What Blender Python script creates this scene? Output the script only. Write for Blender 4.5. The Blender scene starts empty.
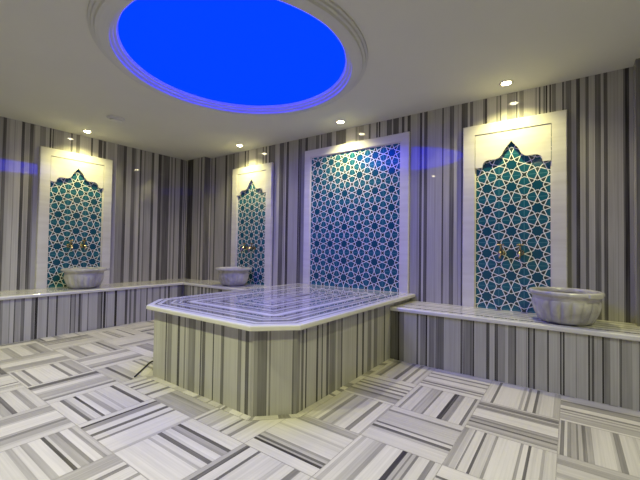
import bpy, bmesh, math, random
from mathutils import Vector, Matrix

scene = bpy.context.scene
col = scene.collection
random.seed(11)

# ------------------------------------------------------------------ camera
cam_data = bpy.data.cameras.new('camera')
cam = bpy.data.objects.new('camera', cam_data)
col.objects.link(cam)
yaw, pitch, roll = 0.6212, 0.0233, 0.0145
fw = Vector((-math.sin(yaw) * math.cos(pitch), math.cos(yaw) * math.cos(pitch), math.sin(pitch)))
rt = Vector((math.cos(yaw), math.sin(yaw), 0))
up = rt.cross(fw)
r2 = rt * math.cos(roll) + up * math.sin(roll)
u2 = up * math.cos(roll) - rt * math.sin(roll)
cm = Matrix((r2, u2, -fw)).transposed().to_4x4()
cm.translation = Vector((5.206, -3.5456, 1.0146))
cam.matrix_world = cm
cam_data.sensor_width = 36
cam_data.lens = 348.875 / 640 * 36
cam_data.clip_start = 0.02
scene.camera = cam

# ------------------------------------------------------------------ world, exposure
world = bpy.data.worlds.new('world')
scene.world = world
world.use_nodes = True
world.node_tree.nodes['Background'].inputs[0].default_value = (0.5, 0.5, 0.5, 1)
world.node_tree.nodes['Background'].inputs[1].default_value = 0.0
vs = scene.view_settings
vs.view_transform = 'Standard'
vs.look = 'None'
vs.gamma = 1
vs.use_curve_mapping = False
vs.exposure = 0.43
SPOT_W = 42.0
SPOT_FRONT_W = 101.0
SPOT_COL = (1.0, 0.94, 0.38)
SPOT_FRONT_COL = (0.97, 1.0, 0.54)
DOME_STRENGTH = 6.7
DOME_COL = (0.0, 0.0060, 1.0)

# ------------------------------------------------------------------ dimensions (metres)
H = 2.4455
HB = 0.48            # bench top
HP = 0.555           # platform top
RX = 6.22            # right wall
FY = -4.6            # front wall
BX = 0.569           # left bench front
BY = -0.5145         # back bench front
PXL, PXR, PYF = 2.37, 3.849, -2.063
CH = 0.19            # platform corner cut

VEINS = {
  'left': [(-2.456,-2.426,0.75), (-2.426,-2.396,0.25), (-2.357,-2.348,0.35), (-2.292,-2.262,0.85), (-2.257,-2.22,0.35), (-2.216,-2.183,0.8), (-2.183,-2.168,0.5), (-2.119,-2.06,0.5), (-2.024,-2.007,0.9), (-1.994,-1.979,0.9), (-1.979,-1.916,0.35), (-1.983,-1.876,0.4), (-1.876,-1.808,0.15), (-1.801,-1.778,0.7), (-1.739,-1.697,0.6), (-1.69,-1.566,0.05), (-1.566,-1.543,0.8), (-1.543,-1.482,0.05), (-1.475,-1.428,0.8), (-1.416,-1.381,0.75), (-1.357,-1.268,0.3), (-1.234,-1.201,0.7), (-1.228,-1.195,0.5), (-1.195,-1.144,0.55), (-1.144,-1.1,0.8), (-1.092,-1.039,0.2), (-1.03,-0.976,0.7), (-0.976,-0.954,0.35), (-0.912,-0.884,0.8), (-0.875,-0.862,0.3), (-0.847,-0.828,0.6), (-0.828,-0.732,0.3), (-0.732,-0.692,0.8), (-0.692,-0.632,0.05), (-0.622,-0.571,0.85), (-0.571,-0.541,0.5), (-0.541,-0.435,0.75), (-0.414,-0.382,0.55), (-0.349,-0.327,0.7), (-0.327,-0.26,0.2), (-0.249,-0.192,0.8), (-0.176,-0.158,0.7), (-0.139,-0.111,0.75)],
  'pil': [(0.03,0.183,0.9), (0.183,0.318,0.3), (0.318,0.345,0.6), (0.384,0.424,0.8), (0.437,0.475,0.2)],
  'back': [(0.505,0.569,0.2), (0.569,0.599,0.8), (0.599,0.827,0.3), (0.827,0.874,0.85), (0.874,0.91,0.35), (0.91,0.991,0.55), (0.995,1.041,0.7), (1.047,1.118,0.3), (1.118,1.137,0.5), (1.137,1.265,0.05), (1.265,1.292,0.9), (1.329,1.351,0.7), (1.351,1.482,0.05), (1.495,1.547,0.4), (1.64,1.66,0.8), (1.697,1.722,0.85), (1.763,1.788,0.9), (1.788,1.831,0.65), (1.824,1.883,0.65), (1.883,1.965,0.05), (1.965,2.045,0.75), (2.056,2.072,0.5), (2.09,2.135,0.85), (2.135,2.287,0.25), (2.297,2.319,0.9), (2.35,2.413,0.45), (2.423,2.454,0.9), (2.464,2.494,0.2), (2.322,2.355,0.8), (2.414,2.447,0.85), (2.455,2.584,0.3), (2.584,2.639,0.65), (2.662,2.68,0.9), (2.68,2.739,0.4), (2.746,2.826,0.7), (2.826,2.887,0.1), (2.887,3.03,0.7), (3.03,3.154,0.03), (3.161,3.188,0.5), (3.195,3.221,0.3), (3.221,3.274,0.4), (3.203,3.269,0.45), (3.269,3.334,0.08), (3.334,3.358,0.7), (3.366,3.426,0.05), (3.429,3.448,0.85), (3.46,3.48,0.85), (3.48,3.552,0.08), (3.559,3.619,0.75), (3.633,3.699,0.8), (3.735,3.763,0.85), (3.798,3.833,0.85), (3.845,3.906,0.2), (3.906,3.926,0.4), (3.932,3.959,0.85), (3.979,4.015,0.8), (4.024,4.157,0.18), (4.088,4.101,0.3), (4.164,4.178,0.85), (4.178,4.237,0.2), (4.237,4.279,0.75), (4.314,4.324,0.3), (4.349,4.375,0.8), (4.369,4.406,0.8), (4.406,4.427,0.05), (4.427,4.455,0.7), (4.455,4.543,0.12), (4.543,4.56,0.6), (4.56,4.578,0.9), (4.581,4.65,0.03), (4.655,4.671,0.5), (4.671,4.687,0.3), (4.687,4.697,0.8), (4.697,4.743,0.03), (4.743,4.808,0.45), (4.813,4.828,0.7), (4.842,4.881,0.55), (4.876,4.962,0.03), (4.966,4.976,0.5), (4.99,5.003,0.8), (5.008,5.022,0.1), (5.025,5.034,0.8), (5.04,5.052,0.95), (5.067,5.08,0.9), (5.085,5.114,0.65), (5.12,5.155,0.1), (5.158,5.168,0.95), (5.168,5.183,0.3), (5.183,5.219,0.65), (5.219,5.252,0.25), (5.252,5.277,0.9), (5.277,5.313,0.3), (5.313,5.334,0.8), (5.334,5.369,0.22), (5.373,5.411,0.75), (5.413,5.426,0.2), (5.428,5.453,0.8), (5.455,5.541,0.28), (5.511,5.515,0.45), (5.545,5.556,0.7), (5.556,5.581,0.95), (5.581,5.603,0.3)],
  'bl': [(-2.548,-2.529,0.5), (-2.481,-2.471,0.45), (-2.441,-2.431,0.8), (-2.431,-2.391,0.35), (-2.386,-2.355,0.65), (-2.298,-2.271,0.7), (-2.268,-2.244,0.95), (-2.233,-2.189,0.2), (-2.161,-2.147,0.85), (-2.139,-2.087,0.2), (-2.081,-2.064,0.85), (-2.064,-1.956,0.2), (-1.944,-1.932,0.9), (-1.9,-1.888,0.7), (-1.854,-1.844,0.8), (-1.934,-1.897,0.4), (-1.9,-1.891,0.7), (-1.884,-1.859,0.2), (-1.859,-1.84,0.85), (-1.84,-1.821,0.5), (-1.768,-1.755,0.65), (-1.755,-1.667,0.15), (-1.66,-1.619,0.55), (-1.619,-1.605,0.9), (-1.594,-1.569,0.9), (-1.555,-1.548,0.6), (-1.541,-1.468,0.15), (-1.465,-1.438,0.95), (-1.438,-1.339,0.15), (-1.339,-1.308,0.8), (-1.284,-1.26,0.7), (-1.228,-1.196,0.7), (-1.146,-1.129,0.5), (-1.062,-1.045,0.8), (-0.989,-0.963,0.5), (-0.882,-0.855,0.5), (-0.808,-0.78,0.7), (-0.752,-0.723,0.9), (-0.723,-0.684,0.3), (-0.606,-0.5,0.75)],
  'bb': [(0.598,0.66,0.6), (0.66,0.706,0.4), (0.721,0.743,0.8), (0.782,0.826,0.7), (0.9,0.958,0.6), (0.986,1.029,0.8), (1.071,1.113,0.75), (1.154,1.181,0.8), (1.208,1.249,0.7)],
  'br': [(3.851,3.925,0.8), (3.925,3.939,1), (3.939,3.984,0.65), (3.984,4.095,0.2), (4.1,4.117,0.8), (4.117,4.132,0.1), (4.134,4.179,0.55), (4.181,4.195,0.95), (4.195,4.211,0.15), (4.211,4.26,0.6), (4.262,4.267,0.2), (4.267,4.339,0.72), (4.344,4.47,0.22), (4.472,4.49,0.8), (4.495,4.5,0.9), (4.5,4.567,0.6), (4.548,4.557,0.8), (4.567,4.578,0.95), (4.581,4.664,0.2), (4.667,4.691,0.85), (4.696,4.722,0.12), (4.727,4.753,0.85), (4.757,4.801,0.4), (4.801,4.822,0.1), (4.822,4.864,0.6), (4.864,4.876,0.9), (4.881,4.934,0.2), (4.938,4.946,0.5), (4.951,4.962,0.95), (4.962,4.986,0.5), (4.986,4.997,0.9), (4.997,5.071,0.2), (5.072,5.084,0.9), (5.09,5.145,0.2), (5.149,5.158,0.9), (5.158,5.167,0.4), (5.167,5.176,0.95), (5.178,5.304,0.2), (5.239,5.246,0.45), (5.308,5.318,0.9), (5.318,5.328,0.4), (5.328,5.341,0.8), (5.341,5.381,0.3), (5.358,5.361,0.5), (5.383,5.392,0.98), (5.392,5.426,0.55), (5.429,5.467,0.22), (5.471,5.485,0.8), (5.486,5.535,0.45), (5.535,5.565,0.2), (5.567,5.571,0.8)],
  'pf': [(2.55,2.725,0.12), (2.725,2.742,0.85), (2.75,2.807,0.55), (2.816,2.879,0.08), (2.882,2.91,0.9), (2.91,2.964,0.18), (2.964,2.979,0.6), (2.994,3.016,0.3), (3.016,3.096,0.6), (3.096,3.145,0.15), (3.149,3.166,0.8), (3.172,3.206,0.75), (3.213,3.286,0.08), (3.289,3.301,0.95), (3.305,3.362,0.12), (3.213,3.286,0.08), (3.286,3.298,0.85), (3.298,3.362,0.08), (3.368,3.399,0.7), (3.399,3.529,0.08), (3.529,3.563,0.6), (3.563,3.596,0.08), (3.598,3.629,0.85), (3.629,3.648,0.2)],
  'pc': [(-0.006,0.01,0.2), (0.01,0.032,0.5), (0.032,0.088,0.7), (0.092,0.099,0.1), (0.099,0.11,0.6), (0.114,0.167,0.15), (0.167,0.238,0.17), (0.24,0.251,0.75)],
  'pr': [(-1.902,-1.892,0.75), (-1.892,-1.874,0.3), (-1.874,-1.844,0.6), (-1.831,-1.806,0.7), (-1.806,-1.787,0.08), (-1.787,-1.774,0.9), (-1.774,-1.679,0.17), (-1.672,-1.651,0.9), (-1.651,-1.615,0.22), (-1.612,-1.597,0.8), (-1.593,-1.556,0.17), (-1.556,-1.525,0.8), (-1.517,-1.437,0.6), (-1.432,-1.412,0.15), (-1.412,-1.361,0.4), (-1.365,-1.348,0.85), (-1.339,-1.312,0.08), (-1.312,-1.144,0.18), (-1.14,-1.114,0.9), (-1.114,-1.052,0.12), (-1.046,-1.017,0.85), (-1.017,-0.956,0.12), (-0.956,-0.889,0.6), (-0.877,-0.843,0.12), (-0.843,-0.771,0.6), (-0.759,-0.658,0.25), (-0.645,-0.619,0.8), (-0.619,-0.538,0.08)],
}

DOME_DROP = 1.0
# layers of the floor slabs nearest the door: (slab column, row): (start, end, darkness) as fractions of the slab
TILES = {
  (0,-1): [(0,.06,.15),(.06,.1,.6),(.1,.2,.45),(.2,.24,.85),(.24,.31,.5),(.31,.35,.7),(.35,.42,.5),(.42,.68,.05),(.68,.72,.5),(.72,.8,.65),(.8,.83,.3),(.83,.9,.75),(.9,.96,.6),(.96,1,.2)],
  (0,0): [(0,.12,.15),(.13,.17,.75),(.17,.5,.04),(.5,.54,.35),(.57,.61,.6),(.61,.68,.1),(.68,.72,.85),(.72,.76,.3),(.76,.92,.1),(.92,1,.4)],
  (0,-2): [(0,.06,.5),(.06,.12,.3),(.13,.15,.6),(.15,.24,.1),(.24,.27,.85),(.27,.37,.2),(.37,.40,.55),(.40,.64,.06),(.64,.67,.55),(.67,.72,.05),(.72,.75,.85),(.75,.82,.15),(.86,.89,.4),(.89,1,.15)],
  (1,0): [(0,.05,.0),(.05,.2,.35),(.2,.25,.5),(.25,.3,.2),(.3,.34,.6),(.34,.39,.2),(.39,.45,.65),(.45,.58,.05),(.58,.64,.6),(.64,.74,.55),(.74,.78,.75),(.78,.86,.2),(.86,1,.1)],
  (1,-1): [(0,.02,.2),(.02,.06,.7),(.07,.09,.15),(.09,.13,.6),(.13,.18,.45),(.18,.2,.7),(.2,.24,.4),(.24,.28,.7),(.28,.34,.45),(.34,.53,.08),(.53,.56,.3),(.56,.62,.65),(.62,.75,.1),(.75,.78,.3),(.78,1,.12)],
  (1,-2): [(0,.5,.15),(.5,.6,.4),(.6,.78,.2),(.78,.9,.5),(.9,1,.3)],
  (-1,-1): [(0,.07,.1),(.07,.11,.6),(.11,.26,.2),(.26,.29,.5),(.29,.41,.4),(.41,.44,.7),(.44,.62,.08),(.62,.69,.95),(.69,.78,.55),(.78,.92,.1),(.92,.96,.75),(.96,1,.25)],
  (-1,-2): [(0,.24,.15),(.24,.30,.4),(.30,.36,.85),(.36,.42,.15),(.42,.46,.75),(.46,.82,.28),(.82,.87,.65),(.87,1,.2)],
  (-1,-3): [(0,.04,.1),(.04,.1,.4),(.1,.2,.15),(.2,.3,.35),(.3,.36,.55),(.36,.56,.1),(.56,.62,.98),(.62,.66,.5),(.66,.68,.8),(.68,.72,.4),(.72,.75,.7),(.75,.87,.12),(.87,.93,.7),(.93,1,.2)],
  (-2,-2): [(0,.25,.2),(.25,.3,.3),(.35,.42,.6),(.42,.55,.25),(.55,.6,.45),(.6,.77,.12),(.77,.84,.7),(.84,.97,.08),(.97,1,.4)],
  (-2,-3): [(0,.15,.08),(.15,.19,.95),(.19,.22,.5),(.22,.26,.9),(.26,.31,.4),(.31,.35,.6),(.35,.6,.15),(.6,.64,.3),(.64,.84,.12),(.84,.88,.6),(.88,.96,.45),(.96,1,.3)],
  (-3,-3): [(0,.06,.1),(.06,.1,.6),(.1,.3,.3),(.3,.38,.45),(.38,.5,.08),(.5,.54,.2),(.54,.58,.75),(.58,.7,.2),(.7,.76,.6),(.76,1,.12)],
  (-3,-4): [(0,.38,.06),(.38,.42,.4),(.42,.5,.15),(.5,.56,.8),(.56,.6,.25),(.6,.68,.08),(.68,.72,.55),(.72,.77,.45),(.77,.82,.92),(.82,1,.1)],
  (-2,-4): [(0,.06,.45),(.06,.12,.9),(.12,.25,.1),(.25,.29,.75),(.29,.6,.15),(.6,.66,.35),(.66,.78,.12),(.78,.86,.7),(.86,1,.2)],
  (-4,-4): [(0,.1,.12),(.1,.14,.95),(.14,.25,.6),(.25,.38,.08),(.38,.45,.85),(.45,.56,.12),(.56,.61,.7),(.61,.95,.06),(.95,1,.3)],
  (-5,-4): [(0,.13,.1),(.13,.18,.8),(.18,.22,.4),(.22,.30,.15),(.30,.34,.9),(.34,.42,.08),(.42,.5,.5),(.5,.58,.15),(.58,.62,.4),(.62,.82,.15),(.82,.88,.85),(.88,1,.12)],
  (-5,-5): [(0,.08,.3),(.08,.28,.55),(.28,.33,.3),(.33,.6,.04),(.6,.66,.45),(.66,.72,.75),(.72,.85,.5),(.85,.9,.3),(.9,1,.15)],
  (-4,-5): [(0,.3,.12),(.3,.36,.4),(.36,.43,.1),(.43,.5,.45),(.5,.62,.05),(.62,.66,.9),(.66,.69,.2),(.69,.77,.5),(.77,.81,.7),(.81,.9,.05),(.9,.94,.55),(.94,1,.3)],
  (-3,-5): [(0,.15,.45),(.15,.25,.5),(.25,.32,.1),(.32,.38,.7),(.38,.55,.1),(.55,.6,.6),(.6,.9,.08),(.9,.96,.95),(.96,1,.1)],
  (-6,-5): [(0,.2,.1),(.2,.3,.5),(.3,.36,.75),(.36,.5,.2),(.5,.6,.45),(.6,.66,.8),(.66,.8,.15),(.8,.88,.6),(.88,1,.2)],
  (-6,-4): [(0,.06,.1),(.06,.2,.85),(.2,.28,.5),(.28,.42,.1),(.42,.5,.3),(.5,.7,.45),(.7,.78,.25),(.78,.86,.7),(.86,1,.15)],
  (-6,-3): [(0,.06,.3),(.06,.16,.4),(.16,.22,.85),(.22,.38,.4),(.38,.66,.08),(.66,.72,.6),(.72,.8,.2),(.8,.85,.6),(.85,1,.15)],
  (-7,-3): [(0,.1,.2),(.1,.3,.5),(.3,.6,.1),(.6,.75,.45),(.75,.85,.6),(.85,1,.15)],
  (-7,-4): [(0,.03,.1),(.03,.08,.65),(.08,.18,.15),(.18,.23,.7),(.23,.6,.06),(.6,.66,.7),(.66,.75,.15),(.75,.82,.6),(.82,.97,.45),(.97,1,.1)],
  (-8,-4): [(0,.2,.45),(.2,.35,.3),(.35,.6,.03),(.6,.9,.5),(.9,1,.2)],
  (-9,-4): [(0,.3,.15),(.3,.45,.5),(.45,.65,.06),(.65,.75,.35),(.75,.82,.65),(.82,.95,.5),(.95,1,.1)],
  (-8,-3): [(0,.12,.1),(.12,.24,.45),(.24,.29,.8),(.29,.45,.45),(.45,.7,.06),(.7,.74,.5),(.74,.8,.3),(.8,.86,.75),(.86,.97,.4),(.97,1,.1)],
  (-5,-3): [(0,.12,.12),(.12,.2,.5),(.2,.3,.1),(.3,.36,.75),(.36,.44,.15),(.44,.5,.65),(.5,.75,.12),(.75,.83,.75),(.83,1,.1)],
  (-4,-3): [(0,.25,.5),(.25,.3,.65),(.3,.5,.4),(.5,.6,.2),(.6,.7,.5),(.7,1,.2)],
  (-1,0): [(0,.12,.1),(.12,.17,.6),(.17,.22,.2),(.22,.28,.7),(.28,.34,.25),(.34,.5,.04),(.5,.56,.6),(.56,.68,.08),(.68,.74,.7),(.74,.86,.1),(.86,.9,.3),(.9,1,.08)],
  (-2,0): [(0,.2,.2),(.2,.26,.5),(.26,.32,.75),(.32,.55,.2),(.55,.62,.7),(.62,.72,.08),(.72,.78,.65),(.78,.88,.1),(.88,.92,.5),(.92,1,.2)],
  (-2,-1): [(0,.06,.1),(.06,.2,.5),(.2,.26,.75),(.26,.36,.35),(.36,.42,.7),(.42,.5,.2),(.5,.56,.75),(.56,.62,.2),(.62,.68,.65),(.68,.8,.12),(.8,.85,.6),(.85,1,.1)],
}

# ------------------------------------------------------------------ materials
def new_mat(name):
    m = bpy.data.materials.new(name)
    m.use_nodes = True
    nt = m.node_tree
    b = nt.nodes['Principled BSDF']
    return m, nt, b

def nd(nt, t, **kw):
    n = nt.nodes.new(t)
    for k, v in kw.items():
        setattr(n, k, v)
    return n

def math_node(nt, op, a, b=None, c=None):
    n = nt.nodes.new('ShaderNodeMath')
    n.operation = op
    for i, v in enumerate((a, b, c)):
        if v is None:
            continue
        if isinstance(v, (int, float)):
            n.inputs[i].default_value = v
        else:
            nt.links.new(v, n.inputs[i])
    return n.outputs[0]

def mix_col(nt, f, a, b):
    n = nt.nodes.new('ShaderNodeMix')
    n.data_type = 'RGBA'
    for s, v in ((n.inputs[0], f), (n.inputs[6], a), (n.inputs[7], b)):
        if isinstance(v, (int, float)):
            s.default_value = v
        elif isinstance(v, tuple):
            s.default_value = v + (1,) if len(v) == 3 else v
        else:
            nt.links.new(v, s)
    return n.outputs[2]

def striped_marble(name, light, dark, dark2, rough, grain=0.3, coat=0.0, spec=0.5):
    """layered marble: the 'vein' value of each layer picks light to dark, fine streaks run along the layer (uv y)"""
    m, nt, b = new_mat(name)
    at = nd(nt, 'ShaderNodeAttribute', attribute_name='vein')
    uv = nd(nt, 'ShaderNodeUVMap', uv_map='UVMap')
    mp = nd(nt, 'ShaderNodeMapping')
    mp.inputs['Scale'].default_value = (90, 1.2, 1)
    nt.links.new(uv.outputs[0], mp.inputs[0])
    n1 = nd(nt, 'ShaderNodeTexNoise')
    n1.inputs['Scale'].default_value = 1.0
    n1.inputs['Detail'].default_value = 3
    nt.links.new(mp.outputs[0], n1.inputs['Vector'])
    mp2 = nd(nt, 'ShaderNodeMapping')
    mp2.inputs['Scale'].default_value = (14, 1.6, 1)
    nt.links.new(uv.outputs[0], mp2.inputs[0])
    n2 = nd(nt, 'ShaderNodeTexNoise')
    n2.inputs['Scale'].default_value = 1.0
    n2.inputs['Detail'].default_value = 4
    nt.links.new(mp2.outputs[0], n2.inputs['Vector'])
    a = math_node(nt, 'MULTIPLY', math_node(nt, 'SUBTRACT', n1.outputs[0], 0.5), grain * 1.6)
    c = math_node(nt, 'MULTIPLY', math_node(nt, 'SUBTRACT', n2.outputs[0], 0.5), grain * 1.3)
    f = math_node(nt, 'ADD', math_node(nt, 'ADD', at.outputs['Fac'], a), c)
    cl = nd(nt, 'ShaderNodeClamp')
    nt.links.new(f, cl.inputs[0])
    dk = mix_col(nt, n2.outputs[0], dark, dark2)
    nt.links.new(mix_col(nt, cl.outputs[0], light, dk), b.inputs['Base Color'])
    b.inputs['Roughness'].default_value = rough
    b.inputs['Specular IOR Level'].default_value = spec
    b.inputs['Coat Weight'].default_value = coat
    b.inputs['Coat Roughness'].default_value = 0.03
    return m

def plain_marble(name, c1, c2, rough, scale=(6, 6, 6), spec=0.5):
    m, nt, b = new_mat(name)
    tc = nd(nt, 'ShaderNodeTexCoord')
    mp = nd(nt, 'ShaderNodeMapping')
    mp.inputs['Scale'].default_value = scale
    nt.links.new(tc.outputs['Object'], mp.inputs[0])
    n = nd(nt, 'ShaderNodeTexNoise')
    n.inputs['Scale'].default_value = 1
    n.inputs['Detail'].default_value = 6
    n.inputs['Distortion'].default_value = 0.8
    nt.links.new(mp.outputs[0], n.inputs['Vector'])
    r = nd(nt, 'ShaderNodeMapRange')
    r.inputs[1].default_value = 0.35
    r.inputs[2].default_value = 0.68
    nt.links.new(n.outputs[0], r.inputs[0])
    nt.links.new(mix_col(nt, r.outputs[0], c1, c2), b.inputs['Base Color'])
    b.inputs['Roughness'].default_value = rough
    b.inputs['Specular IOR Level'].default_value = spec
    return m

def star_tiles(name):
    """one glazed tile per unit of uv: eight straps around an eight pointed star, petals across the tile joints"""
    m, nt, b = new_mat(name)
    uv = nd(nt, 'ShaderNodeUVMap', uv_map='UVMap')
    sx = nd(nt, 'ShaderNodeSeparateXYZ')
    nt.links.new(uv.outputs[0], sx.inputs[0])
    fx = math_node(nt, 'FRACT', sx.outputs[0])
    fy = math_node(nt, 'FRACT', sx.outputs[1])
    px = math_node(nt, 'MULTIPLY_ADD', fx, 2.0, -1.0)
    py = math_node(nt, 'MULTIPLY_ADD', fy, 2.0, -1.0)
    A = 0.3827
    dist, count = None, None
    lines = []
    for k in range(4):
        t = math.radians(22.5 + 45 * k)
        d = math_node(nt, 'ADD', math_node(nt, 'MULTIPLY', px, math.cos(t)), math_node(nt, 'MULTIPLY', py, math.sin(t)))
        d = math_node(nt, 'ABSOLUTE', d)
        e = math_node(nt, 'ABSOLUTE', math_node(nt, 'SUBTRACT', d, A))
        g = math_node(nt, 'GREATER_THAN', d, A)
        lines.append((e, g))
        count = g if count is None else math_node(nt, 'ADD', count, g)
    for e, g in lines:       # no strap between the eight sides of the star and its points
        inner = math_node(nt, 'LESS_THAN', math_node(nt, 'SUBTRACT', count, g), 0.5)
        e = math_node(nt, 'ADD', e, inner)
        dist = e if dist is None else math_node(nt, 'MINIMUM', dist, e)
    strap = math_node(nt, 'LESS_THAN', dist, 0.032)
    edge = math_node(nt, 'MINIMUM', math_node(nt, 'SUBTRACT', 1.0, math_node(nt, 'ABSOLUTE', px)),
                     math_node(nt, 'SUBTRACT', 1.0, math_node(nt, 'ABSOLUTE', py)))
    joint = math_node(nt, 'LESS_THAN', edge, 0.022)
    # glaze variation
    n = nd(nt, 'ShaderNodeTexNoise')
    n.inputs['Scale'].default_value = 2.3
    n.inputs['Detail'].default_value = 3
    nt.links.new(uv.outputs[0], n.inputs['Vector'])
    star = mix_col(nt, n.outputs[0], (0.006, 0.062, 0.115), (0.010, 0.092, 0.138))
    petal = mix_col(nt, n.outputs[0], (0.011, 0.092, 0.145), (0.019, 0.135, 0.180))
    petal = mix_col(nt, math_node(nt, 'MULTIPLY', joint, 0.5), petal, (0.14, 0.40, 0.46))
    kite = (0.045, 0.062, 0.058)
    is_kite = math_node(nt, 'COMPARE', count, 2.0, 0.3)
    is_petal = math_node(nt, 'COMPARE', count, 3.0, 0.3)
    is_corner = math_node(nt, 'COMPARE', count, 4.0, 0.3)
    c = mix_col(nt, is_petal, star, petal)
    c = mix_col(nt, is_kite, c, kite)
    c = mix_col(nt, is_corner, c, kite)
    c = mix_col(nt, strap, c, (0.84, 0.88, 0.84))
    nt.links.new(c, b.inputs['Base Color'])
    b.inputs['Roughness'].default_value = 0.12
    bm = nd(nt, 'ShaderNodeBump')
    bm.inputs['Strength'].default_value = 0.25
    bm.inputs['Distance'].default_value = 0.003
    nt.links.new(math_node(nt, 'SMOOTH_MIN', dist, 0.06, 0.03), bm.inputs['Height'])
    bm.invert = True
    nt.links.new(bm.outputs[0], b.inputs['Normal'])
    return m

def simple(name, c, rough, metal=0.0, spec=0.5, emit=None, strength=0):
    m, nt, b = new_mat(name)
    b.inputs['Base Color'].default_value = c + (1,)
    b.inputs['Roughness'].default_value = rough
    b.inputs['Metallic'].default_value = metal
    b.inputs['Specular IOR Level'].default_value = spec
    if emit:
        b.inputs['Emission Color'].default_value = emit + (1,)
        b.inputs['Emission Strength'].default_value = strength
    return m

def plaster(name, c):
    m, nt, b = new_mat(name)
    tc = nd(nt, 'ShaderNodeTexCoord')
    n = nd(nt, 'ShaderNodeTexNoise')
    n.inputs['Scale'].default_value = 3
    n.inputs['Detail'].default_value = 5
    nt.links.new(tc.outputs['Object'], n.inputs['Vector'])
    nt.links.new(mix_col(nt, n.outputs[0], tuple(x * 0.97 for x in c), tuple(min(1, x * 1.03) for x in c)), b.inputs['Base Color'])
    b.inputs['Roughness'].default_value = 0.85
    b.inputs['Specular IOR Level'].default_value = 0.2
    return m

M = {}
M['wall'] = striped_marble('wall_marble', (0.51, 0.49, 0.465), (0.010, 0.009, 0.013), (0.035, 0.028, 0.028), 0.025, 0.26, spec=0.4)
M['face'] = striped_marble('cladding_marble', (0.48, 0.465, 0.44), (0.010, 0.009, 0.012), (0.035, 0.030, 0.026), 0.18, 0.26, spec=0.4)
M['floor'] = striped_marble('floor_marble', (0.58, 0.545, 0.50), (0.014, 0.012, 0.014), (0.045, 0.037, 0.036), 0.3, 0.26, spec=0.3)
M['top'] = striped_marble('slab_marble', (0.64, 0.62, 0.59), (0.012, 0.012, 0.016), (0.045, 0.040, 0.04), 0.04, 0.26)
M['frame'] = plain_marble('frame_marble', (0.74, 0.715, 0.67), (0.66, 0.63, 0.58), 0.14, (1.2, 1.2, 14))
M['basin'] = plain_marble('basin_marble', (0.55, 0.53, 0.505), (0.33, 0.315, 0.305), 0.25, (7, 7, 7))
M['tile'] = star_tiles('star_tile')
M['ceiling'] = plaster('ceiling_paint', (0.62, 0.61, 0.56))
M['moulding'] = plaster('moulding_paint', (0.55, 0.545, 0.53))
M['dome'] = simple('blue_lit_dome', (0.004, 0.006, 0.02), 0.6, spec=0.0, emit=DOME_COL, strength=DOME_STRENGTH)
M['lamp'] = simple('lamp_glow', (1, 0.95, 0.85), 0.3, emit=(1.0, 0.90, 0.56), strength=36)
M['chrome'] = simple('brushed_metal', (0.62, 0.58, 0.50), 0.3, metal=1.0)
M['brass'] = simple('brass', (0.42, 0.34, 0.20), 0.2, metal=1.0)
M['white'] = simple('white_plastic', (0.62, 0.61, 0.58), 0.5)
M['dark'] = simple('dark_gap', (0.03, 0.03, 0.03), 0.7)
M['cable'] = simple('black_rubber', (0.012, 0.012, 0.012), 0.5)

# ------------------------------------------------------------------ mesh builder
class MB:
    def __init__(self):
        self.v, self.f, self.vein, self.uv, self.mi = [], [], [], [], []
    def face(self, pts, vein=0.1, uvs=None, mi=0):
        i = len(self.v)
        self.v += [tuple(p) for p in pts]
        self.f.append(tuple(range(i, i + len(pts))))
        self.vein.append(vein)
        self.uv.append(uvs or [(p[0], p[2]) for p in pts])
        self.mi.append(mi)
    def box(self, a, b, vein=0.1, mi=0):
        (x0, y0, z0), (x1, y1, z1) = a, b
        self.face([(x0, y0, z0), (x1, y0, z0), (x1, y0, z1), (x0, y0, z1)], vein, None, mi)
        self.face([(x1, y1, z0), (x0, y1, z0), (x0, y1, z1), (x1, y1, z1)], vein, None, mi)
        for x, s in ((x0, 1), (x1, -1)):
            q = [(x, y1, z0), (x, y0, z0), (x, y0, z1), (x, y1, z1)][::s]
            self.face(q, vein, [(p[1], p[2]) for p in q], mi)
        for z, s in ((z0, -1), (z1, 1)):
            q = [(x0, y0, z), (x1, y0, z), (x1, y1, z), (x0, y1, z)][::s]
            self.face(q, vein, [(p[1], p[0]) for p in q], mi)
    def build(self, name, mats, parent=None, smooth=False, merge=True):
        me = bpy.data.meshes.new(name)
        me.from_pydata(self.v, [], self.f)
        a = me.attributes.new('vein', 'FLOAT', 'FACE')
        a.data.foreach_set('value', self.vein)
        ul = me.uv_layers.new(name='UVMap')
        flat = [c for u in self.uv for p in u for c in p]
        ul.data.foreach_set('uv', flat)
        if not isinstance(mats, (list, tuple)):
            mats = [mats]
        for m in mats:
            me.materials.append(m)
        me.polygons.foreach_set('material_index', self.mi)
        if merge:
            bm = bmesh.new()
            bm.from_mesh(me)
            bmesh.ops.remove_doubles(bm, verts=bm.verts, dist=1e-5)
            bm.to_mesh(me)
            bm.free()
        if smooth:
            me.polygons.foreach_set('use_smooth', [True] * len(me.polygons))
        o = bpy.data.objects.new(name, me)
        col.objects.link(o)
        if parent:
            o.parent = parent
        return o

def thing(name, label, cat, loc=(0, 0, 0), rz=0.0, group=None):
    o = bpy.data.objects.new(name, None)
    o.empty_display_size = 0.1
    col.objects.link(o)
    o.location = loc
    o.rotation_euler = (0, 0, rz)
    tag(o, label, cat, group)
    return o

def tag(o, label, cat, group=None):
    o['label'] = label
    o['category'] = cat
    if group:
        o['group'] = group

def struct(o):
    o['kind'] = 'structure'
    return o

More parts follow.
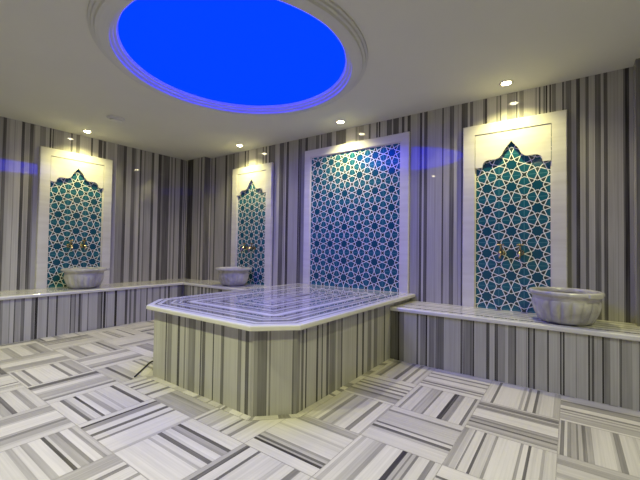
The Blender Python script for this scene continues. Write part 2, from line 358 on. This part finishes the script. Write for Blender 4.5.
def lathe(mb, prof, n=48, cx=0.0, cy=0.0, rfun=None, vein=0.1, mi=0, close=False):
    """revolve (r, z) pairs about the z axis"""
    pr = list(prof)
    rng = len(pr) if close else len(pr) - 1
    for j in range(n):
        a0, a1 = 2 * math.pi * j / n, 2 * math.pi * (j + 1) / n
        for i in range(rng):
            (ra, za), (rb, zb) = pr[i], pr[(i + 1) % len(pr)]
            q = []
            for r, z, a in ((ra, za, a0), (ra, za, a1), (rb, zb, a1), (rb, zb, a0)):
                rr = rfun(r, z, a) if rfun else r
                q.append((cx + rr * math.cos(a), cy + rr * math.sin(a), z))
            if ra < 1e-6:
                q = [q[0], q[2], q[3]]
            elif rb < 1e-6:
                q = [q[0], q[1], q[2]]
            mb.face(q, vein, None, mi)

def tube(mb, pts, radii, n=10, vein=0.1, mi=0):
    """round tube through points, closed at both ends"""
    pts = [Vector(p) for p in pts]
    rings = []
    for i, p in enumerate(pts):
        t = (pts[min(i + 1, len(pts) - 1)] - pts[max(i - 1, 0)]).normalized()
        a = t.cross(Vector((0, 0, 1)))
        if a.length < 1e-3:
            a = t.cross(Vector((1, 0, 0)))
        a.normalize()
        b = t.cross(a)
        r = radii[i] if isinstance(radii, (list, tuple)) else radii
        rings.append([p + (a * math.cos(2 * math.pi * k / n) + b * math.sin(2 * math.pi * k / n)) * r for k in range(n)])
    for i in range(len(rings) - 1):
        for k in range(n):
            mb.face([rings[i][k], rings[i][(k + 1) % n], rings[i + 1][(k + 1) % n], rings[i + 1][k]], vein, None, mi)
    mb.face(rings[0][::-1], vein, None, mi)
    mb.face(rings[-1], vein, None, mi)

def layers(segs, a, b, rnd, base=(0.02, 0.2)):
    """cut [a, b] into layers: the listed ones where they are given, light between, invented beyond"""
    segs = [s for s in segs if s[1] > a and s[0] < b]
    lo = min([s[0] for s in segs], default=b)
    hi = max([s[1] for s in segs], default=a)
    extra = []
    for s0, s1 in (((a, min(lo, b)), (max(hi, a), b)) if segs else ((a, b),)):
        x = s0
        while x < s1 - 0.004:
            w = rnd.choice((0.012, 0.02, 0.03, 0.045, 0.06, 0.1)) * rnd.uniform(0.8, 1.25)
            d = rnd.choice((0.05, 0.12, 0.18, 0.25, 0.35, 0.55, 0.7, 0.8, 0.88))
            if w > 0.07:
                d = min(d, 0.3)
            extra.append((x, min(x + w, s1), d))
            x += w
    segs = segs + extra
    cuts = sorted(set([a, b] + [min(max(c, a), b) for s in segs for c in s[:2]]))
    out = []
    for x0, x1 in zip(cuts, cuts[1:]):
        if x1 - x0 < 1e-4:
            continue
        m = 0.5 * (x0 + x1)
        d = None
        for s in segs:
            if s[0] <= m <= s[1]:
                d = s[2]
        if d is None:
            d = rnd.uniform(*base)
        out.append((x0, x1, d))
    return out

def clad(mb, P0, du, segs, a, b, z0, z1, rnd, flip=False, mi=0):
    """upright striped face: points P0 + u*du for u in [a, b], from z0 to z1"""
    off = rnd.uniform(0, 50)
    for x0, x1, d in layers(segs, a, b, rnd):
        q = []
        for x, z in ((x0, z0), (x1, z0), (x1, z1), (x0, z1)):
            q.append((P0[0] + du[0] * x, P0[1] + du[1] * x, z))
        uvs = [(x0 + off, z0), (x1 + off, z0), (x1 + off, z1), (x0 + off, z1)]
        if flip:
            q, uvs = q[::-1], uvs[::-1]
        mb.face(q, d, uvs, mi)

# ------------------------------------------------------------------ room shell
T = 0.12
rnd = random.Random(5)
mb = MB()
clad(mb, (0, 0), (1, 0), VEINS['back'], -T, RX + T, 0, H, rnd)
mb.box((-T, 0.001, 0), (RX + T, T, H))
struct(mb.build('wall_back', M['wall'], merge=False))

mb = MB()
clad(mb, (0, 0), (0, 1), VEINS['left'], FY, 0, 0, H, rnd)
mb.box((-T, FY, 0), (-0.001, 0, H))
struct(mb.build('wall_left', M['wall'], merge=False))

mb = MB()
clad(mb, (RX, 0), (0, 1), [], FY, 0, 0, H, rnd, flip=True)
mb.box((RX + 0.001, FY, 0), (RX + T, 0, H))
struct(mb.build('wall_right', M['wall'], merge=False))

mb = MB()
clad(mb, (0, FY), (1, 0), [], -T, RX + T, 0, H, rnd, flip=True)
mb.box((-T, FY - T, 0), (RX + T, FY - 0.001, H))
struct(mb.build('wall_front', M['wall'], merge=False))

# corner piers standing on the benches
PD, PW = 0.13, 0.478
mb = MB()
clad(mb, (0, -PD), (1, 0), VEINS['pil'], 0, PW, HB, H, rnd)
clad(mb, (PW, 0), (0, 1), [(-0.13, -0.02, 0.75)], -PD, 0, HB, H, rnd)
struct(mb.build('trim_1', M['wall'], merge=False))
mb = MB()
clad(mb, (0, -PD), (1, 0), [], 5.605, RX, HB, H, rnd)
clad(mb, (5.605, 0), (0, 1), [(-0.13, -0.1, 0.2), (-0.1, -0.08, 0.7), (-0.08, 0, 0.25)], -PD, 0, HB, H, rnd, flip=True)
struct(mb.build('trim_2', M['wall'], merge=False))

# floor: square slabs laid so that the layers turn from one to the next
TS = 0.44
mb = MB()
rf = random.Random(23)
GX, GY = 4.714, -0.96
i0, i1 = math.floor((0 - GX) / TS), math.ceil((RX - GX) / TS)
j0, j1 = math.floor((FY - GY) / TS), math.ceil((0 - GY) / TS)
GAP = 0.0022
for i in range(i0, i1):
    for j in range(j0, j1):
        x0, x1 = max(GX + i * TS, 0), min(GX + (i + 1) * TS, RX)
        y0, y1 = max(GY + j * TS, FY), min(GY + (j + 1) * TS, 0)
        if x1 - x0 < 0.01 or y1 - y0 < 0.01:
            continue
        along_y = (i + j) % 2 == 0
        a, b = (x0, x1) if along_y else (y0, y1)
        segs = TILES.get((i, j))
        off = rf.uniform(0, 60)
        if segs:
            org = GX + i * TS if along_y else GY + j * TS
            segs = [(org + s * TS, org + e * TS, d) for s, e, d in segs]
            ls = layers([(a, a, 0)] + segs + [(b, b, 0)], a, b, rf, (0.02, 0.14))
        else:
            ls, x = [], a
            while x < b - 1e-4:
                w = rf.choice((0.008, 0.012, 0.02, 0.03, 0.05, 0.08, 0.1)) * rf.uniform(0.8, 1.2)
                d = rf.choice((0.05, 0.1, 0.3, 0.45, 0.5, 0.6, 0.75, 0.85)) if w < 0.06 else rf.uniform(0.03, 0.25)
                ls.append((x, min(b, x + w), d))
                x += w
        for s, e, d in ls:
            if along_y:
                q = [(max(s, x0 + GAP), y0 + GAP, 0), (min(e, x1 - GAP), y0 + GAP, 0), (min(e, x1 - GAP), y1 - GAP, 0), (max(s, x0 + GAP), y1 - GAP, 0)]
                uvs = [(p[0] + off, p[1] + off) for p in q]
            else:
                q = [(x0 + GAP, max(s, y0 + GAP), 0), (x1 - GAP, max(s, y0 + GAP), 0), (x1 - GAP, min(e, y1 - GAP), 0), (x0 + GAP, min(e, y1 - GAP), 0)]
                uvs = [(p[1] + off, p[0] + off) for p in q]
            mb.face(q, d, uvs)
mb.box((-T, FY - T, -0.06), (RX + T, T, -0.0012), 0.45)
struct(mb.build('floor', M['floor'], merge=False))

# ceiling with a round opening
DX, DY, DR = 3.115, -1.735, 0.83
mb = MB()
N = 96
def rect_hit(a):
    c, s = math.cos(a), math.sin(a)
    t = 1e9
    if c > 1e-9: t = min(t, (RX + T - DX) / c)
    if c < -1e-9: t = min(t, (-T - DX) / c)
    if s > 1e-9: t = min(t, (T - DY) / s)
    if s < -1e-9: t = min(t, (FY - T - DY) / s)
    return (DX + t * c, DY + t * s, H)
corner_angles = [math.atan2(y - DY, x - DX) % (2 * math.pi) for x in (-T, RX + T) for y in (FY - T, T)]
angs = sorted(set([2 * math.pi * k / N for k in range(N)] + corner_angles))
for a0, a1 in zip(angs, angs[1:] + [angs[0] + 2 * math.pi]):
    p0 = (DX + DR * math.cos(a0), DY + DR * math.sin(a0), H)
    p1 = (DX + DR * math.cos(a1), DY + DR * math.sin(a1), H)
    mb.face([p0, p1, rect_hit(a1), rect_hit(a0)])
    mb.face([(p[0], p[1], H + 0.3) for p in (rect_hit(a0), rect_hit(a1), p1, p0)])
    mb.face([p1, p0, (p0[0], p0[1], H + 0.3), (p1[0], p1[1], H + 0.3)])
struct(mb.build('ceiling', M['ceiling']))

# ------------------------------------------------------------------ lit ceiling dome
dome = thing('ceiling_dome', 'large round blue glowing dome set in the ceiling within moulded rings', 'ceiling dome', (DX, DY, H))
mb = MB()
prof = [(0.822, 0.006), (0.822, 0.006)]
for k in range(11):       # shallow vault
    a = math.radians(90 * k / 10)
    prof.append((0.822 * math.cos(a), 0.006 + 0.21 * math.sin(a)))
lathe(mb, prof[1:], 96)
mb.build('glowing_vault', M['dome'], dome, smooth=True)
mb = MB()
D = DOME_DROP
prof = [(0.992, 0.0), (0.990, -0.014 * D), (0.976, -0.016 * D), (0.972, -0.031 * D), (0.957, -0.033 * D), (0.951, -0.050 * D), (0.93, -0.054 * D),
        (0.90, -0.056 * D), (0.872, -0.056 * D), (0.869, -0.036 * D), (0.851, -0.034 * D), (0.848, -0.016 * D), (0.831, -0.014 * D), (0.828, 0.002), (0.822, 0.008)]
lathe(mb, prof, 128)
mb.build('moulded_ring', M['moulding'], dome)

# ------------------------------------------------------------------ benches
def bench_slab(parent, kind, a, b, depth, z1=HB, th=0.034, over=0.01, mitre=None, seed=1, name='seat_slab'):
    """long slab; kind 'x' runs along x against the back wall, 'y' runs along y against the left wall"""
    r = random.Random(seed)
    m = MB()
    d1 = depth + over
    rows = []
    x = 0.0
    lst = [(.002, .06, .04), (.06, .09, .4), (.09, .17, .05), (.17, .20, .3), (.20, .25, .06), (.25, .275, .6), (.275, .33, .04), (.33, .36, .35), (.36, .42, .04), (.42, .45, .8), (.45, d1 - 0.012, .02)]
    def P(t, w, z):
        # t along, w out of the wall
        if mitre is not None and t == 'end':
            t = mitre(w)
        elif t == 'end':
            t = b
        elif t == 'start':
            t = a
        return (t, -w, z) if kind == 'x' else (w, t, z)
    prof = [(w0, w1, z1, z1, d) for w0, w1, d in lst]
    rr = 0.012
    arc = [(d1 - rr + rr * math.sin(math.radians(k * 15)), z1 - rr + rr * math.cos(math.radians(k * 15))) for k in range(7)]
    for (wa, za), (wb, zb) in zip(arc, arc[1:]):
        prof.append((wa, wb, za, zb, 0.03))
    prof.append((d1, d1, z1 - rr, z1 - th + 0.004, 0.05))
    prof.append((d1, d1 - 0.004, z1 - th + 0.004, z1 - th, 0.08))
    prof.append((d1 - 0.004, 0.002, z1 - th, z1 - th, 0.08))
    off = r.uniform(0, 40)
    for w0, w1, za, zb, d in prof:
        q = [P('start', w0, za), P('end', w0, za), P('end', w1, zb), P('start', w1, zb)]
        s = 0 if kind == 'x' else 1
        uvs = [(w0 + zb + off, q[0][s]), (w0 + zb + off, q[1][s]), (w1 + za + off, q[2][s]), (w1 + za + off, q[3][s])]
        if kind == 'x':
            q, uvs = q[::-1], uvs[::-1]
        m.face(q, d, uvs)
    for t in ('start', 'end'):
        q = [P(t, 0.002, z1), P(t, d1, z1 - rr), P(t, d1, z1 - th), P(t, 0.002, z1 - th)]
        if (t == 'end') == (kind == 'y'):
            q = q[::-1]
        m.face(q, 0.06)
    return m.build(name, M['top'], parent, merge=False)

rb = random.Random(77)
bl = thing('marble_bench', 'long grey striped marble bench built along the left wall under its arched panel', 'bench', (0, -1.7, 0), 0, 'built-in marble wall benches')
mb = MB()
fx_ = BX - 0.006
clad(mb, (fx_, 1.7), (0, 1), VEINS['bl'], FY, BY, 0, HB - 0.034, rb)
mb.box((0.0, FY + 1.7, 0), (fx_ - 0.001, 0 + 1.7, HB - 0.035), 0.3)
mb.build('front_cladding', M['face'], bl, merge=False)
o = bench_slab(bl, 'y', FY, 0, BX, mitre=lambda w: -w * (0.5245 / 0.579), seed=2)
o.location.y = 1.7

b2 = thing('marble_bench', 'short striped marble bench along the back wall left of the low platform', 'bench', (1.4, 0, 0), 0, 'built-in marble wall benches')
mb = MB()
fy_ = BY + 0.006
clad(mb, (-1.4, fy_), (1, 0), VEINS['bb'], fx_ + 0.002, PXL - 0.003, 0, HB - 0.034, rb)
mb.box((fx_ + 0.002 - 1.4, fy_ + 0.001, 0), (PXL - 1.4 - 0.002, -0.003, HB - 0.035), 0.3)
mb.build('front_cladding', M['face'], b2, merge=False)
def slab_x(parent, a, b, ox, mitre_start=False, **k):
    if mitre_start:
        o = bench_slab(parent, 'x', a, b, -BY, **k)
        me = o.data
        for v in me.vertices:            # meet the left bench on a mitred joint
            if abs(v.co.x - a) < 1e-6:
                v.co.x = a + 0.003 + (-v.co.y) * (0.579 / 0.5245)
    else:
        o = bench_slab(parent, 'x', a, b, -BY, **k)
    o.location.x = -ox
    return o
slab_x(b2, 0.0, 1.17, 1.4, True, seed=3)
slab_x(b2, 1.174, PXL - 0.003, 1.4, seed=4, z1=HB + 0.004, over=0.024)

b3 = thing('marble_bench', 'striped marble bench along the back wall right of the low platform', 'bench', (4.8, 0, 0), 0, 'built-in marble wall benches')
mb = MB()
clad(mb, (-4.8, fy_), (1, 0), VEINS['br'], PXR + 0.003, RX - 0.002, 0, HB - 0.034, rb)
mb.box((PXR - 4.8 + 0.002, fy_ + 0.001, 0), (RX - 4.802, -0.003, HB - 0.035), 0.3)
mb.build('front_cladding', M['face'], b3, merge=False)
slab_x(b3, PXR + 0.003, RX - 0.002, 4.8, seed=5)

# ------------------------------------------------------------------ central platform
pc = ((PXL + PXR) / 2, PYF / 2)
plat = thing('marble_platform', 'low broad marble platform with cut corners against the back wall, under the blue dome', 'platform', (pc[0], pc[1], 0))
def outline(t, c=CH, x0=PXL, x1=PXR, y0=PYF, y1=-0.002, back=True):
    ct = max(0.0, c - t * (2 - math.sqrt(2)))
    xa, xb, ya, yb = x0 + t, x1 - t, y0 + t, (y1 - t if back else y1)
    return [(xa, yb), (xa, ya + ct), (xa + ct, ya), (xb - ct, ya), (xb, ya + ct), (xb, yb)]
rp = random.Random(9)
mb = MB()
pts = [(x - pc[0], y - pc[1]) for x, y in outline(0)]
ZB = HP - 0.034
def side(i, segs, a, b, sgn=1, origin=None):
    p, q = Vector(pts[i]), Vector(pts[i + 1])
    L = (q - p).length
    d = (q - p) / L
    if origin is None:
        origin = 0.0
    # u measured from p, plus a shift so that listed layers line up
    clad(mb, p - d * a, d, segs, a, a + L, 0, ZB, rp)
side(0, [], 0, 0)
side(1, [], 0, 0)
side(2, VEINS['pf'], PXL + CH, 0)
side(3, VEINS['pc'], 0, 0)
side(4, VEINS['pr'], PYF + CH, 0)
mb.face([(p[0], p[1], ZB) for p in pts], 0.2)
mb.build('base_cladding', M['face'], plat, merge=False)

mb = MB()
OV = 0.05
ro = random.Random(3)
def ring(t0, z0, t1, z1, d, off):
    A = outline(t0, CH + 0.02, PXL - OV, PXR + OV, PYF - OV, -0.002, t0 > 0.02)
    B = outline(t1, CH + 0.02, PXL - OV, PXR + OV, PYF - OV, -0.002, t1 > 0.02)
    n = len(A)
    for k in range(n):
        k2 = (k + 1) % n
        q = [(A[k][0] - pc[0], A[k][1] - pc[1], z0), (A[k2][0] - pc[0], A[k2][1] - pc[1], z0),
             (B[k2][0] - pc[0], B[k2][1] - pc[1], z1), (B[k][0] - pc[0], B[k][1] - pc[1], z1)]
        if (Vector(q[0]) - Vector(q[1])).length < 1e-5 and (Vector(q[2]) - Vector(q[3])).length < 1e-5:
            continue
        L = (Vector(A[k2]) - Vector(A[k])).length
        uvs = [(t0 + off + z0, k * 7.0), (t0 + off + z0, k * 7 + L), (t1 + off + z1, k * 7 + L), (t1 + off + z1, k * 7.0)]
        mb.face(q, d, uvs)
th = 0.034
edge = [(0.05, HP - th), (0.004, HP - th), (0.0, HP - th + 0.004), (0.0, HP - 0.012), (0.0016, HP - 0.006), (0.006, HP - 0.0016), (0.012, HP)]
for (t0, z0), (t1, z1) in zip(edge, edge[1:]):
    ring(t0, z0, t1, z1, 0.06, 0)
TOPS = [(0.012, .05, .04), (.05, .068, .62), (.068, .10, .08), (.10, .155, .72), (.155, .175, .12), (.175, .215, .55), (.215, .232, .1),
        (.232, .275, .75), (.275, .295, .4), (.295, .345, .04), (.345, .375, .6), (.375, .385, .15), (.385, .43, .7), (.43, .445, .02), (.445, .47, .45), (.47, .52, .75),
        (.52, .535, .1), (.535, .575, .6), (.575, .60, .03), (.60, .63, .5), (.63, .67, .7), (.67, .69, .1), (.69, .72, .6), (.72, .75, .3), (.75, .77, .5)]
for t0, t1, d in TOPS:
    ring(t0, HP, t1, HP, d, 0)
B = outline(0.77, CH + 0.02, PXL - OV, PXR + OV, PYF - OV, -0.002, True)
mb.face([(B[k][0] - pc[0], B[k][1] - pc[1], HP) for k in (0, 1, 3, 4)], 0.15)
mb.build('top_slab', M['top'], plat, merge=False)

# narrow marble strip set in the floor round the platform
mb = MB()
A = outline(-0.045)
Bq = outline(0.0)
rs = random.Random(31)
for k, key, a in ((0, None, 0), (1, None, 0), (2, 'pf', PXL + CH), (3, 'pc', 0), (4, 'pr', PYF + CH)):
    p, q = Vector(Bq[k]), Vector(Bq[k + 1])
    L = (q - p).length
    po, qo = Vector(A[k]), Vector(A[k + 1])
    off = rs.uniform(0, 30)
    for s, e, d in layers([], 0, L, rs):
        f0, f1 = s / L, e / L
        if k == 0 or k == 4:
            pass
        c = [po.lerp(qo, f0), po.lerp(qo, f1), p.lerp(q, f1), p.lerp(q, f0)]
        mb.face([(v.x, v.y, 0.003) for v in c], d * 0.9, [(s + off, 0), (e + off, 0), (e + off, .05), (s + off, .05)])
    mb.face([(po.x, po.y, 0.0), (qo.x, qo.y, 0.0), (qo.x, qo.y, 0.003), (po.x, po.y, 0.003)], 0.3)
struct(mb.build('trim_3', M['floor'], merge=False))

# ------------------------------------------------------------------ wall panels
def bars(m, u0, u1, zt, zb, wx, wz, y, ch=0.006):
    """three-sided frame with bevelled edges: front at -y"""
    # each bar a prism with a mitred corner, cross section (offset inwards s, height h)
    sec = [(0.0, 0.0), (0.0, y - ch), (ch, y), (1.0, y), (1.0, 0.0)]
    def pt(side, s, end):
        w = s if s < 1.0 else None
        fx = wx if w is None else w
        fz = wz if w is None else w
        if side == 'l':
            return (u0 + fx, zb if end == 0 else zt - fz)
        if side == 't':
            return ((u0 + fx) if end == 0 else (u1 - fx), zt - fz)
        return (u1 - fx, zt - fz if end == 0 else zb)
    for side_ in ('l', 't', 'r'):
        for (s0, h0), (s1, h1) in zip(sec, sec[1:]):
            a0, a1 = pt(side_, s0, 0), pt(side_, s0, 1)
            b0, b1 = pt(side_, s1, 0), pt(side_, s1, 1)
            m.face([(a0[0], -h0, a0[1]), (b0[0], -h1, b0[1]), (b1[0], -h1, b1[1]), (a1[0], -h0, a1[1])])
    for ua, ub in ((u0, u0 + wx), (u1 - wx, u1)):
        m.face([(ua, 0, zb), (ub, 0, zb), (ub, -y, zb), (ua, -y, zb)])

OGEE = [(.3025, 1.787), (.238, 1.787), (.2352, 1.807), (.2295, 1.826), (.219, 1.840), (.204, 1.849), (.182, 1.853), (.152, 1.852), (.122, 1.852), (.101, 1.860),
        (.083, 1.876), (.069, 1.898), (.060, 1.922), (.047, 1.943), (.029, 1.965), (.013, 1.985), (.004, 1.998), (0.0, 2.008)]

def arch_panel(name, label, loc, rz):
    z0 = loc[2]
    t = thing(name, label, 'wall panel', loc, rz, 'arched tile panels')
    m = MB()
    bars(m, -0.41, 0.41, 2.195 - z0, 0.0, 0.1075, 0.093, 0.037)
    m.build('frame', M['frame'], t)
    # ogee headed slab
    m = MB()
    yb, yf = -0.004, -0.031
    g = 0.004
    pts_ = [(u, z - z0) for u, z in OGEE]
    low = [(-u, z) for u, z in pts_[:-1]] + [pts_[-1]] + pts_[:-1][::-1]
    low = [(max(-0.3025 + g, min(0.3025 - g, u)), z) for u, z in low]
    topz = 2.102 - z0 - g
    n = len(low)
    for k in range(n - 1):       # front and back as strips up to the top edge
        (ua, za), (ub, zb_) = low[k], low[k + 1]
        if abs(ua - ub) > 1e-6:
            m.face([(ua, yf, za), (ub, yf, zb_), (ub, yf, topz), (ua, yf, topz)])
        m.face([(ua, yb, za), (ub, yb, zb_), (ub, yf, zb_), (ua, yf, za)])
    u = 0.3025 - g
    m.face([(-u, yf, topz), (u, yf, topz), (u, yb, topz), (-u, yb, topz)])
    for s in (-1, 1):
        q = [(s * u, yb, low[0][1]), (s * u, yf, low[0][1]), (s * u, yf, topz), (s * u, yb, topz)]
        m.face(q[::s])
    m.build('arched_head', M['frame'], t)
    # glazed tiles, set back behind the head
    m = MB()
    zt = 2.06 - z0
    w = 0.3025
    q = [(-w, -0.006, 0), (w, -0.006, 0), (w, -0.006, zt), (-w, -0.006, zt)]
    m.face(q, 0, [((p[0] + 0.3) / 0.2, (p[2] + z0 - 0.09) / 0.2) for p in q])
    e = m.build('tile_field', M['tile'], t)
    # fine white edging between tiles and frame
    m = MB()
    for s in (-1, 1):
        m.box((min(s * w, s * (w - 0.008)), -0.014, 0), (max(s * w, s * (w - 0.008)), -0.004, 1.787 - z0))
    m.build('edging', M['frame'], t)
    return t

arch_panel('arched_panel', 'white marble arched panel of teal star tiles on the left wall', (0, -1.712, HB), math.pi / 2)
arch_panel('arched_panel', 'white arched panel of star tiles on the back wall left of the big rectangular panel', (1.447, 0, HB + 0.004), 0)
arch_panel('arched_panel', 'white arched panel of star tiles on the back wall at right, beside the nearest basin', (4.781, 0, HB), 0)

cp = thing('tile_panel', 'large rectangular panel of blue star tiles in a white frame above the platform', 'wall panel', (3.1265, 0, HP))
m = MB()
bars(m, -0.7025, 0.7025, 2.264 - HP, 0.0, 0.095, 0.094, 0.030)
m.build('frame', M['frame'], cp)
m = MB()
w = 0.6075
q = [(-w, -0.010, 0), (w, -0.010, 0), (w, -0.010, 2.17 - HP), (-w, -0.010, 2.17 - HP)]
m.face(q, 0, [((p[0] + 0.6) / 0.2, (p[2] + HP - 0.17) / 0.2) for p in q])
m.build('tile_field', M['tile'], cp)
m = MB()
for s in (-1, 1):
    m.box((min(s * w, s * (w - 0.010)), -0.018, 0), (max(s * w, s * (w - 0.010)), -0.006, 2.17 - HP))
m.box((-w, -0.018, 2.17 - HP - 0.010), (w, -0.006, 2.17 - HP))
m.build('edging', M['frame'], cp)

# ------------------------------------------------------------------ basins
def make_basin(label, loc, rz, rim=1.0, bowl=1.0, lug=0.006):
    t = thing('marble_basin', label, 'basin', loc, rz, 'fluted marble wash basins')
    def flute(r, z, a):
        if 0.012 < z < 0.185 and r > 0.14:
            k = abs(math.sin(a * 9.5))
            s = math.sin(math.pi * min(1, (z - 0.012) / 0.16)) ** 0.6
            return r * (1 - 0.11 * s * (1 - k) ** 2.6)
        return r
    m = MB()
    prof = [(0.0, 0.0), (0.125, 0.0), (0.148, 0.006), (0.168, 0.022), (0.180, 0.045), (0.193, 0.072), (0.203, 0.105), (0.209, 0.135), (0.209, 0.16), (0.204, 0.176), (0.200, 0.185), (0.205, 0.197), (0.216, 0.206), (0.218, 0.210)]
    lathe(m, prof, 132, rfun=flute)
    lathe(m, [(0.212, 0.226), (0.208, 0.20), (0.200, 0.15), (0.185, 0.10), (0.15, 0.055), (0.09, 0.035), (0.0, 0.030)], 132)
    o = m.build('bowl', M['basin'], t, smooth=True)
    for v in o.data.vertices:
        v.co.x *= bowl
        v.co.y *= bowl
    m = MB()
    lathe(m, [(0.205, 0.210), (0.228, 0.208), (0.236, 0.211), (0.242, 0.218), (0.242, 0.232), (0.238, 0.239), (0.232, 0.242), (0.220, 0.242), (0.212, 0.237), (0.207, 0.226)], 96, close=True)
    o = m.build('rim', M['basin'], t)
    for v in o.data.vertices:
        r = math.hypot(v.co.x, v.co.y)
        if r > 0.225:
            v.co.x *= rim
            v.co.y *= rim
    m = MB()
    m.box((0.218, -0.06, 0.206), (0.242 * rim + lug, 0.06, 0.2385))
    o = m.build('lug', M['basin'], t)
    bv = o.modifiers.new('bevel', 'BEVEL')
    bv.width = 0.006
    bv.segments = 2
    return t
make_basin('fluted marble basin on the left wall bench', (0.285, -1.705, HB), math.pi / 2, 1.0, 1.0, 0.03)
make_basin('fluted marble basin on the back wall bench left of the platform', (1.405, -0.285, HB + 0.004), math.pi, 1.04, 1.0, 0.035)
make_basin('largest and nearest fluted marble basin, on the right bench', (5.176, -0.284, HB), -0.7, 0.985, 1.05, 0.006)

# ------------------------------------------------------------------ taps
def make_tap(label, loc, rz):
    t = thing('wall_tap', label, 'tap', loc, rz, 'brass wall taps')
    m = MB()
    # rose on the tiles, axis along -y
    ring0 = []
    for (r, y) in ((0.0, -0.016), (0.012, -0.016), (0.021, -0.010), (0.023, 0.0)):
        ring0.append([(r * math.cos(2 * math.pi * k / 20), y, r * math.sin(2 * math.pi * k / 20)) for k in range(20)])
    for a, b in zip(ring0, ring0[1:]):
        for k in range(20):
            m.face([a[k], a[(k + 1) % 20], b[(k + 1) % 20], b[k]])
    m.build('rose', M['brass'], t)
    m = MB()
    tube(m, [(0, -0.01, 0), (0, -0.03, 0), (0, -0.045, 0.002), (0, -0.065, 0.0), (0, -0.085, -0.006), (0, -0.096, -0.018), (0, -0.099, -0.036), (0, -0.099, -0.046)],
         [0.010, 0.012, 0.019, 0.019, 0.014, 0.011, 0.010, 0.012], 14)
    m.build('spout', M['brass'], t, smooth=True)
    m = MB()
    tube(m, [(0, -0.055, 0.012), (0, -0.055, 0.05), (0, -0.055, 0.058)], [0.009, 0.007, 0.009], 12)
    tube(m, [(-0.022, -0.055, 0.056), (-0.016, -0.055, 0.056), (0.016, -0.055, 0.056), (0.022, -0.055, 0.056)], [0.008, 0.006, 0.006, 0.008], 10)
    tube(m, [(0, -0.077, 0.056), (0, -0.071, 0.056), (0, -0.039, 0.056), (0, -0.033, 0.056)], [0.008, 0.006, 0.006, 0.008], 10)
    m.build('handle', M['brass'], t, smooth=True)
    t.scale = (1.2, 1.2, 1.2)
    return t
TZ = 1.0
make_tap('left one of two brass taps on the left wall tiles', (0.006, -1.79, TZ), math.pi / 2)
make_tap('right one of two brass taps on the left wall tiles', (0.006, -1.64, TZ), math.pi / 2)
make_tap('left one of two brass taps on the arched panel left of the platform', (1.372, -0.006, TZ), 0)
make_tap('right one of two brass taps on the arched panel left of the platform', (1.522, -0.006, TZ), 0)
make_tap('left one of two brass taps on the right arched panel', (4.706, -0.006, TZ), 0)
make_tap('right one of two brass taps on the right arched panel', (4.856, -0.006, TZ), 0)

# ------------------------------------------------------------------ downlights
def downlight(label, loc, power, colr, angle=136, blend=0.9):
    t = thing('recessed_spotlight', label, 'spotlight', loc, 0, 'recessed ceiling spotlights')
    m = MB()
    lathe(m, [(0.036, -0.001), (0.038, -0.007), (0.046, -0.007), (0.053, -0.003), (0.054, 0.0)], 32)
    m.build('trim_ring', M['chrome'], t)
    m = MB()
    lathe(m, [(0.0, -0.017), (0.012, -0.0165), (0.024, -0.013), (0.033, -0.007), (0.037, -0.001)], 24)
    m.build('bulb', M['lamp'], t)
    ld = bpy.data.lights.new('spot_beam', 'SPOT')
    ld.energy = power
    ld.color = colr
    ld.spot_size = math.radians(angle)
    ld.spot_blend = blend
    ld.shadow_soft_size = 0.02
    lo = bpy.data.objects.new('spot_beam', ld)
    col.objects.link(lo)
    lo.parent = t
    lo.location = (0, 0, -0.024)
    return t
downlight('small ceiling spotlight above the arched panel of the left wall', (0.265, -1.715, H), SPOT_W, SPOT_COL)
downlight('small ceiling spotlight above the arched panel left of the platform', (1.43, -0.245, H), SPOT_W, SPOT_COL)
downlight('small ceiling spotlight above the large rectangular tile panel', (3.105, -0.245, H), SPOT_W, SPOT_COL)
downlight('small ceiling spotlight above the right arched panel', (4.77, -0.245, H), SPOT_W, SPOT_COL)
downlight('small ceiling spotlight by the right wall', (5.95, -1.72, H), SPOT_FRONT_W * 0.7, SPOT_FRONT_COL, 136, 0.9)
downlight('small ceiling spotlight at the front left of the room', (1.43, -3.19, H), SPOT_FRONT_W, SPOT_FRONT_COL, 136, 0.9)
downlight('small ceiling spotlight at the front middle of the room', (3.06, -3.19, H), SPOT_FRONT_W, SPOT_FRONT_COL, 136, 0.9)
downlight('small ceiling spotlight at the front right of the room', (4.77, -3.19, H), SPOT_FRONT_W, SPOT_FRONT_COL, 136, 0.9)

# ------------------------------------------------------------------ small things
sd = thing('ceiling_vent', 'small round white vent on the ceiling between left wall and dome', 'vent', (1.057, -1.727, H))
m = MB()
lathe(m, [(0.058, -0.004), (0.062, -0.024), (0.080, -0.022), (0.090, -0.006), (0.091, 0.0)], 36)
m.build('outer_ring', M['white'], sd, smooth=True)
m = MB()
lathe(m, [(0.0, -0.034), (0.045, -0.034), (0.056, -0.030), (0.060, -0.022), (0.0, -0.022)], 36)
m.build('cover_disc', M['white'], sd, smooth=True)
m = MB()
lathe(m, [(0.0, -0.002), (0.062, -0.002)], 36)
m.build('shadow_gap', M['dark'], sd)

m = MB()
pts_c = [(2.485, -2.165, .006), (2.46, -2.14, .006), (2.40, -2.075, .006), (2.33, -2.00, .006), (2.275, -1.945, .006), (2.245, -1.905, .006), (2.242, -1.86, .006), (2.255, -1.75, .006), (2.27, -1.55, .006), (2.28, -1.2, .006), (2.28, -0.9, .006)]
tube(m, pts_c, 0.006, 8)
o = m.build('cable', M['cable'], None, smooth=True)
tag(o, 'thin black cable lying on the floor at the left corner of the platform', 'cable')
